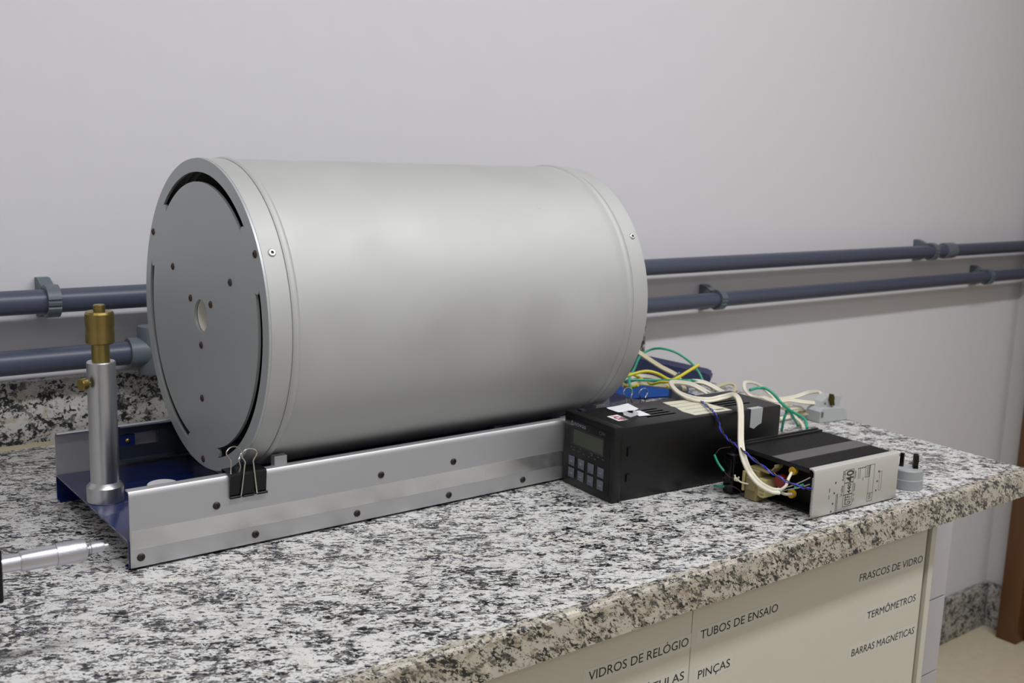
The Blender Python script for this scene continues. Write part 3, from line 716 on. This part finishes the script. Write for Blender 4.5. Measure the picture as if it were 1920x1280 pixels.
bm = NB(); tube(bm, [(.9840, .7420, .0250), (.9740, .7360, .0260), (.9730, .7270, .0300), (.9760, .7180, .0345), (.9800, .7070, .0420), (.9860, .7000, .0480)], .0007, 6)
tube(bm, [(.9840, .7400, .0215), (.9750, .7330, .0235), (.9740, .7220, .0290), (.9780, .7100, .0340), (.9860, .7000, .0400)], .0007, 6); finish('bare_wires', bm, ALUR, pr)
bm = NB(); tube(bm, [(.9770, .7140, .0330), (.9830, .7060, .0385)], .0016, 8, smooth=1); finish('green_sleeve', bm, GREEN, pr)

pr.rotation_euler = (0, 0, math.radians(-3.2))

# ------------------------------------------------------------------ plug adapters
t = thing('plug_adapter', 'round grey plug adapter standing pins up beside the silver heat sink', 'plug', (1.195, .7045, 0))
bm = NB(); revolve(bm, [(0, .0180), (.0006, .0190), (.0125, .0192), (.0130, .0186), (.0240, .0180), (.0252, .0170), (.0252, .001)], 'Z', (1.195, .7045, 0), 48); finish('plug_body', bm, PLUGB, t, ang=30)
def blade(M, w_, h, th, hole):
    bm = NB(); n = 18; hr = .0013
    if hole:
        # blade plate with a round hole: ring of quads from the hole to the outline
        cz = h-.0045; outer = []; inner = []
        for k in range(n):
            a = 2*PI*k/n; d = Vector((math.cos(a), math.sin(a)))
            s = min((w_/2)/abs(d.x) if abs(d.x) > 1e-6 else 9, (h-cz)/d.y if d.y > 1e-6 else 9, (cz)/(-d.y) if d.y < -1e-6 else 9)
            outer.append((d.x*s, cz+d.y*s)); inner.append((d.x*hr, cz+d.y*hr))
        outer = [(max(-w_/2, min(w_/2, a)), b) for a, b in outer]
        V = [[bm.verts.new((a, yy, b)) for a, b in L_] for yy in (-th/2, th/2) for L_ in (outer, inner)]
        o0, i0, o1, i1 = V
        for k in range(n):
            k2 = (k+1) % n
            for q in ((o0[k], o0[k2], i0[k2], i0[k]), (o1[k], i1[k], i1[k2], o1[k2]), (o0[k], o1[k], o1[k2], o0[k2]), (i0[k], i0[k2], i1[k2], i1[k])): bm.faces.new(q)
        box(bm, -w_/2, w_/2, -th/2, th/2, 0, cz*.35)
    else: box(bm, -w_/2, w_/2, -th/2, th/2, 0, h, .0004)
    bm.transform(M); return bm
for p, hole, w_ in (((1.1935, .7130), False, .0048), ((1.1985, .6965), True, .0062), ((1.2045, .7010), True, .0062)):
    M = Matrix.Translation((p[0], p[1], .0245)) @ Matrix.Rotation(math.radians(-40 if hole else -75), 4, 'Z')
    finish('blade_pin' if hole else 'earth_pin', blade(M, w_, .0180, .0016 if hole else .0040, hole), PINK, t, smooth=False)
plugt = t = thing('power_plug', 'pale grey angular mains plug with brass blades lying at the end of the white cable', 'plug', (1.40, .978, 0), math.radians(8))
def local(bm_): return bm_
M = Matrix.Rotation(math.radians(-16), 4, 'Z')
bm = NB()
prism(bm, [(-.026, .0008), (.034, .0008), (.031, .017), (.024, .0200), (-.020, .0225), (-.026, .018)], 'Y', -.016, .013, M=M)
finish('plug_body', bm, PLUG, t, world=False, smooth=False)
bm = NB(); prism(bm, [(-.020, .020), (.027, .017), (.0315, .036), (.005, .040), (-.012, .031)], 'Y', -.004, .0135, M=M); finish('plug_face', bm, PLUG, t, world=False, smooth=False)
for dx, dz in ((.007, .024), ):
    bm = NB(); prism(bm, [(dx, dz), (dx+.006, dz), (dx+.0035, dz+.008), (dx+.0045, dz+.011), (dx+.0015, dz+.018), (dx-.0045, dz+.019), (dx-.0035, dz+.012), (dx-.0055, dz+.010)], 'Y', -.0085, -.0042, M=M)
    finish('brass_pin', bm, PIN, t, world=False, smooth=False)
bm = NB(); box(bm, -.006, -.003, -.0046, -.0038, .026, .029, M=M); box(bm, -.0235, -.0195, -.0170, -.0158, .010, .018, M=M); finish('dark_recess', bm, mat('plug recess', srgb(90, 96, 84), .6), t, world=False, smooth=False)

# ------------------------------------------------------------------ loose cables
def cable(lab, pts, prof, m, up=(0, 0, 1), cat='cable', name='cable', tw=0, parent=None):
    bm = NB(); sweep(bm, pts, prof, up=up, twist=tw, face=(-.5, -.7, .7))
    if parent: return finish('cord_loop', bm, m, parent)
    o = finish(name, bm, m); tag(o, lab, cat); return o
MAINP = [(1.1733, 1.02, 0.0594), (1.1596, 1.04, 0.0699), (1.1196, 1.03, 0.0801), (1.0688, 1.0, 0.0904), (1.0179, 0.9384, 0.0955), (1.0119, 0.9064, 0.0945), (1.0256, 0.8911, 0.0940), (1.0449, 0.8856, 0.0965), (1.0520, 0.8730, 0.1010)]+[(1.0352, 0.85, 0.0999), (1.0229, 0.836, 0.0885), (0.9991, 0.815, 0.0793), (0.968, 0.7881, 0.0727), (0.957, 0.7756, 0.063), (0.95, 0.7641, 0.0541), (0.95, 0.7552, 0.0436), (0.95, 0.7412, 0.0352), (0.953, 0.7264, 0.0311), (0.96, 0.7206, 0.0303)]
bm = NB(); sweep(bm, MAINP, twin(.0080, .0036), up=(-.3, -.5, 1), face=(-.55, -.75, .6)); wc = finish('power_cord', bm, WHITECAB, pr)
bm = NB(); tube(bm, [(0.96, 0.7207, 0.0315), (0.966, 0.7176, 0.0364), (0.972, 0.7192, 0.0432), (0.983, 0.7237, 0.0478)], .0017, 10)
tube(bm, [(0.96, 0.7221, 0.0299), (0.972, 0.7219, 0.0246), (0.983, 0.7212, 0.0229)], .0017, 10); finish('core_end', bm, WHITECAB, wc)
cable('white flat cord slanting down from behind the cylinder to the wire tie', [(1.1931, 1.2, 0.0939), (1.2043, 1.18, 0.0815), (1.2152, 1.16, 0.07), (1.2294, 1.14, 0.0592), (1.2186, 1.12, 0.0529), (1.1966, 1.09, 0.0493)], twin(.0078, .0036), BEIGECAB, name='electrical_cable')
bm = NB()
for i in range(3): tube(bm, [(1.2294-.004, 1.137+i*.002, .0592-.002*i), (1.2294, 1.134+i*.002, .0640-.002*i), (1.2294+.005, 1.137+i*.002, .0585-.002*i), (1.2294, 1.142+i*.002, .054-.002*i), (1.2294-.004, 1.138+i*.002, .0592-.002*i)], .0011, 8)
tag(finish('wire_tie', bm, mat('grey tie wire', srgb(110, 120, 134), .4, .5)), 'thin grey wire tie wound round the slanting white cord', 'wire tie')
cable('thin green wire making a high arc beside the cylinder', [(1.0421, 1.05, 0.0722), (1.1057, 1.12, 0.07), (1.1954, 1.2, 0.063), (1.2261, 1.22, 0.076), (1.2477, 1.22, 0.0849), (1.2544, 1.2, 0.0903), (1.2692, 1.18, 0.0853), (1.2793, 1.16, 0.0735), (1.2762, 1.14, 0.0641), (1.2763, 1.13, 0.0545), (1.2739, 1.12, 0.0435)], circ(.0019), GREEN, name='hookup_wire', cat='wire')
cable('green wire running level under the yellow one and ending behind the black box', [(1.0988, 1.13, 0.0663), (1.117, 1.12, 0.0671), (1.1424, 1.1, 0.0674), (1.1635, 1.06, 0.0729), (1.1706, 1.05, 0.0683), (1.1701, 1.03, 0.0626), (1.1732, 1.02, 0.0602)], circ(.0019), GREEN, name='hookup_wire', cat='wire')
cable('short green wire end crossing above the white cords behind the box', [(1.1745, 1.07, 0.0698), (1.1923, 1.07, 0.0679), (1.2119, 1.06, 0.0602), (1.2375, 1.06, 0.0465)], circ(.0016), GREEN, name='hookup_wire', cat='wire')
cable('yellow wire dipping then rising to a free end', [(1.1125, 1.15, 0.0619), (1.1261, 1.14, 0.0699), (1.149, 1.13, 0.0753), (1.1647, 1.12, 0.0722), (1.1727, 1.1, 0.0651), (1.189, 1.1, 0.0667), (1.2122, 1.1, 0.0744), (1.2357, 1.1, 0.0823)], circ(.0024), YELLOW, name='hookup_wire', cat='wire')
cable('yellow wire looping back low beside the cylinder', [(1.1443, 1.13, 0.0623), (1.1464, 1.15, 0.0659), (1.145, 1.17, 0.0649), (1.1279, 1.16, 0.0583), (1.0974, 1.12, 0.061), (1.0825, 1.09, 0.0653), (1.0843, 1.08, 0.0703)], circ(.0022), YELLOW, name='hookup_wire', cat='wire')
cable('short piece of yellow wire low behind the grey adapter block', [(1.1459, 1.12, 0.0607), (1.1337, 1.1, 0.0626), (1.1332, 1.08, 0.0698), (1.1373, 1.06, 0.0716), (1.115, 1.05, 0.0700)], circ(.0020), YELLOW, name='hookup_wire', cat='wire')
BL = [(1.0777, 0.98, 0.0761), (1.0268, 0.9235, 0.0935), (1.0232, 0.907, 0.093), (1.0071, 0.8823, 0.093), (0.9828, 0.8456, 0.0935), (0.9876, 0.842, 0.0828), (0.9889, 0.838, 0.0734), (0.9786, 0.82, 0.0682), (0.965, 0.7974, 0.0682), (0.955, 0.7717, 0.0656), (0.948, 0.7458, 0.0604), (0.948, 0.7262, 0.0541), (0.955, 0.7123, 0.0467), (0.965, 0.6974, 0.0415), (0.982, 0.6944, 0.0363)]
S_ = crom(BL, 14)
for nm, ph, m, rr2 in (('blue_strand', 0, BLUEW, .0008), ('brown_strand', PI, BROWNW, .0008)):
    P = []
    for i, p in enumerate(S_):
        t_ = (S_[min(i+1, len(S_)-1)]-S_[max(i-1, 0)]).normalized(); u = t_.cross(Vector((.2, .9, .4))).normalized(); v = t_.cross(u); a = i*.42+ph
        P.append(p+u*math.cos(a)*.0010+v*math.sin(a)*.0010)
    bm = NB(); sweep(bm, P, circ(rr2, 7), smooth=0); finish(nm, bm, m, pr)
cable('white cord coming round in a tall narrow loop behind the black box', [(1.3437, 1.024, 0.02), (1.3291, 1.0342, 0.03), (1.2216, 0.98, 0.0587), (1.2308, 1.0, 0.0609), (1.2505, 1.02, 0.0655), (1.2712, 1.03, 0.0646), (1.3198, 1.05, 0.0521), (1.348, 1.05, 0.0359), (1.3439, 1.03, 0.0274), (1.3534, 1.0151, 0.012), (1.3351, 0.975, 0.006), (1.3046, 0.9449, 0.006)], twin(.0058, .003), WHITECAB, up=(.3, -1, .2), parent=plugt)
cable('cream cord looping out towards the angular plug', [(1.3214, 1.0386, 0.03), (1.3766, 1.05, 0.0212), (1.4181, 1.05, 0.0199), (1.4394, 1.04, 0.0268), (1.4399, 1.02, 0.0315), (1.4198, 1.0, 0.0308), (1.3985, 0.99, 0.0257), (1.3652, 0.99, 0.0297), (1.3378, 1.0, 0.0343), (1.3049, 1.0, 0.0365), (1.2974, 1.02, 0.0392)], twin(.0070, .003), WHITECAB, up=(0, -1, .25), parent=plugt)
cable('cream cord lying on the granite and entering the angular plug', [(1.3515, 1.02, 0.0242), (1.368, 1.0131, 0.012), (1.374, 1.0002, 0.008), (1.3780, 0.9900, 0.010)], twin(.0070, .0034), BEIGECAB, parent=plugt)
cable('cream cord bunched low on the granite right of the black box', [(1.3314, 1.02, 0.0258), (1.3402, 1.0056, 0.02), (1.3623, 0.997, 0.02), (1.3869, 1.0062, 0.008), (1.3525, 1.0035, 0.006), (1.3208, 1.0025, 0.006)], twin(.0070, .0034), WHITECAB, parent=plugt)
cable('green wire curving down right of the black box', [(1.2281, 0.99, 0.0648), (1.2475, 0.99, 0.0659), (1.255, 0.98, 0.0654), (1.2608, 0.97, 0.0578), (1.2656, 0.96, 0.0471), (1.2593, 0.94, 0.0416), (1.2548, 0.92, 0.0385), (1.2447, 0.9, 0.0363), (1.2223, 0.88, 0.0321)], circ(.0022), GREEN, name='hookup_wire', cat='wire')
cable('short green wire dropping to the granite close to the black box end', [(1.2622, .948, .0375), (1.2755, 0.95, 0.0358), (1.2669, 0.95, 0.0344), (1.2618, 0.95, 0.0253), (1.2713, 0.96, 0.0030)], circ(.0020), GREEN, name='hookup_wire', cat='wire')
cable('short green wire slanting right down to the granite', [(1.2622, 0.94, 0.0388), (1.2711, 0.94, 0.028), (1.3222, 0.9689, 0.0025)], circ(.0020), GREEN, name='hookup_wire', cat='wire')
cable('thin cream cord arc rising behind the middle of the black box', [(1.2133, 1.05, 0.0537), (1.26, 1.08, 0.0485), (1.3087, 1.1, 0.0445), (1.3262, 1.1, 0.039), (1.2765, 1.06, 0.042), (1.2191, 1.02, 0.0508)], twin(.0052, .003), BEIGECAB, up=(0, -1, .2), name='electrical_cable')
cable('white cord behind the coloured wires, arching beside the cylinder', [(1.1532, 1.18, 0.0518), (1.2024, 1.2, 0.049), (1.219, 1.18, 0.0484), (1.1996, 1.12, 0.0498), (1.1916, 1.08, 0.0644), (1.2054, 1.06, 0.0651), (1.22, 1.04, 0.055), (1.2115, 1.02, 0.055)], twin(.0075, .0034), WHITECAB, name='electrical_cable')
cable('dirty cream cord lowest in the tangle beside the cylinder', [(1.0954, 1.12, 0.0588), (1.149, 1.14, 0.0548), (1.1638, 1.12, 0.0537), (1.1594, 1.08, 0.0588)], twin(.0080, .0034), BEIGECAB, name='electrical_cable')
cable('thin blue wire on the granite at the black box far end', [(1.235, .930, .0018), (1.262, .938, .0018), (1.290, .950, .0018)], circ(.0012), BLUEW, name='hookup_wire', cat='wire')

# ------------------------------------------------------------------ other things behind the box
bm = NB(); M = Matrix.Translation((1.394, 1.331, 0)) @ Matrix.Rotation(math.radians(-53), 4, 'Z')
prism(bm, [(-.11, .0008), (.088, .0008), (.092, .006), (.092, .016), (.086, .021), (-.11, .047)], 'Y', -.026, .026, M=M)
bmesh.ops.bevel(bm, geom=bm.edges[:], offset=.003, segments=2, affect='EDGES')
tag(finish('tool_case', bm, NAVY), 'dark navy wedge-shaped plastic case by the wall behind the tangle of wires', 'case')
bm = NB(); n = 14
g = [[None]*n for _ in range(n)]
for i in range(n):
    for j in range(n):
        u, v = i/(n-1)-.5, j/(n-1)-.5; x = 1.272+u*.15+v*.01; y = 1.262-u*.045+v*.085
        z = .003+.040*max(0, 1-(abs(u)*2)**2)*max(0, 1-(abs(v)*2)**2)*(.5+.35*noise.noise(Vector((x*30, y*30, 2))))
        g[i][j] = bm.verts.new((x+noise.noise(Vector((x*20, y*20, 5)))*.006, y, max(.003, z)))
for i in range(n-1):
    for j in range(n-1): bm.faces.new((g[i][j], g[i+1][j], g[i+1][j+1], g[i][j+1]))
bmesh.ops.solidify(bm, geom=bm.faces[:], thickness=.0012)
tag(finish('plastic_bag', bm, BBLUE), 'crumpled bright blue plastic sheet under the tangle of wires', 'plastic bag')
bm = NB(); M = Matrix.Translation((1.275, 1.175, 0)) @ Matrix.Rotation(math.radians(-38), 4, 'Z')
box(bm, -.014, .014, -.017, .017, 0, .031, .002, M=M); tag(finish('adapter_block', bm, DGREY), 'small dark grey block behind the black box, right of the wire clip handles', 'adapter')

# ------------------------------------------------------------------ lift everything onto the floor level
for o in list(COL.objects):
    if o.parent is None and o.type in ('MESH', 'EMPTY'): o.location.z += ZC
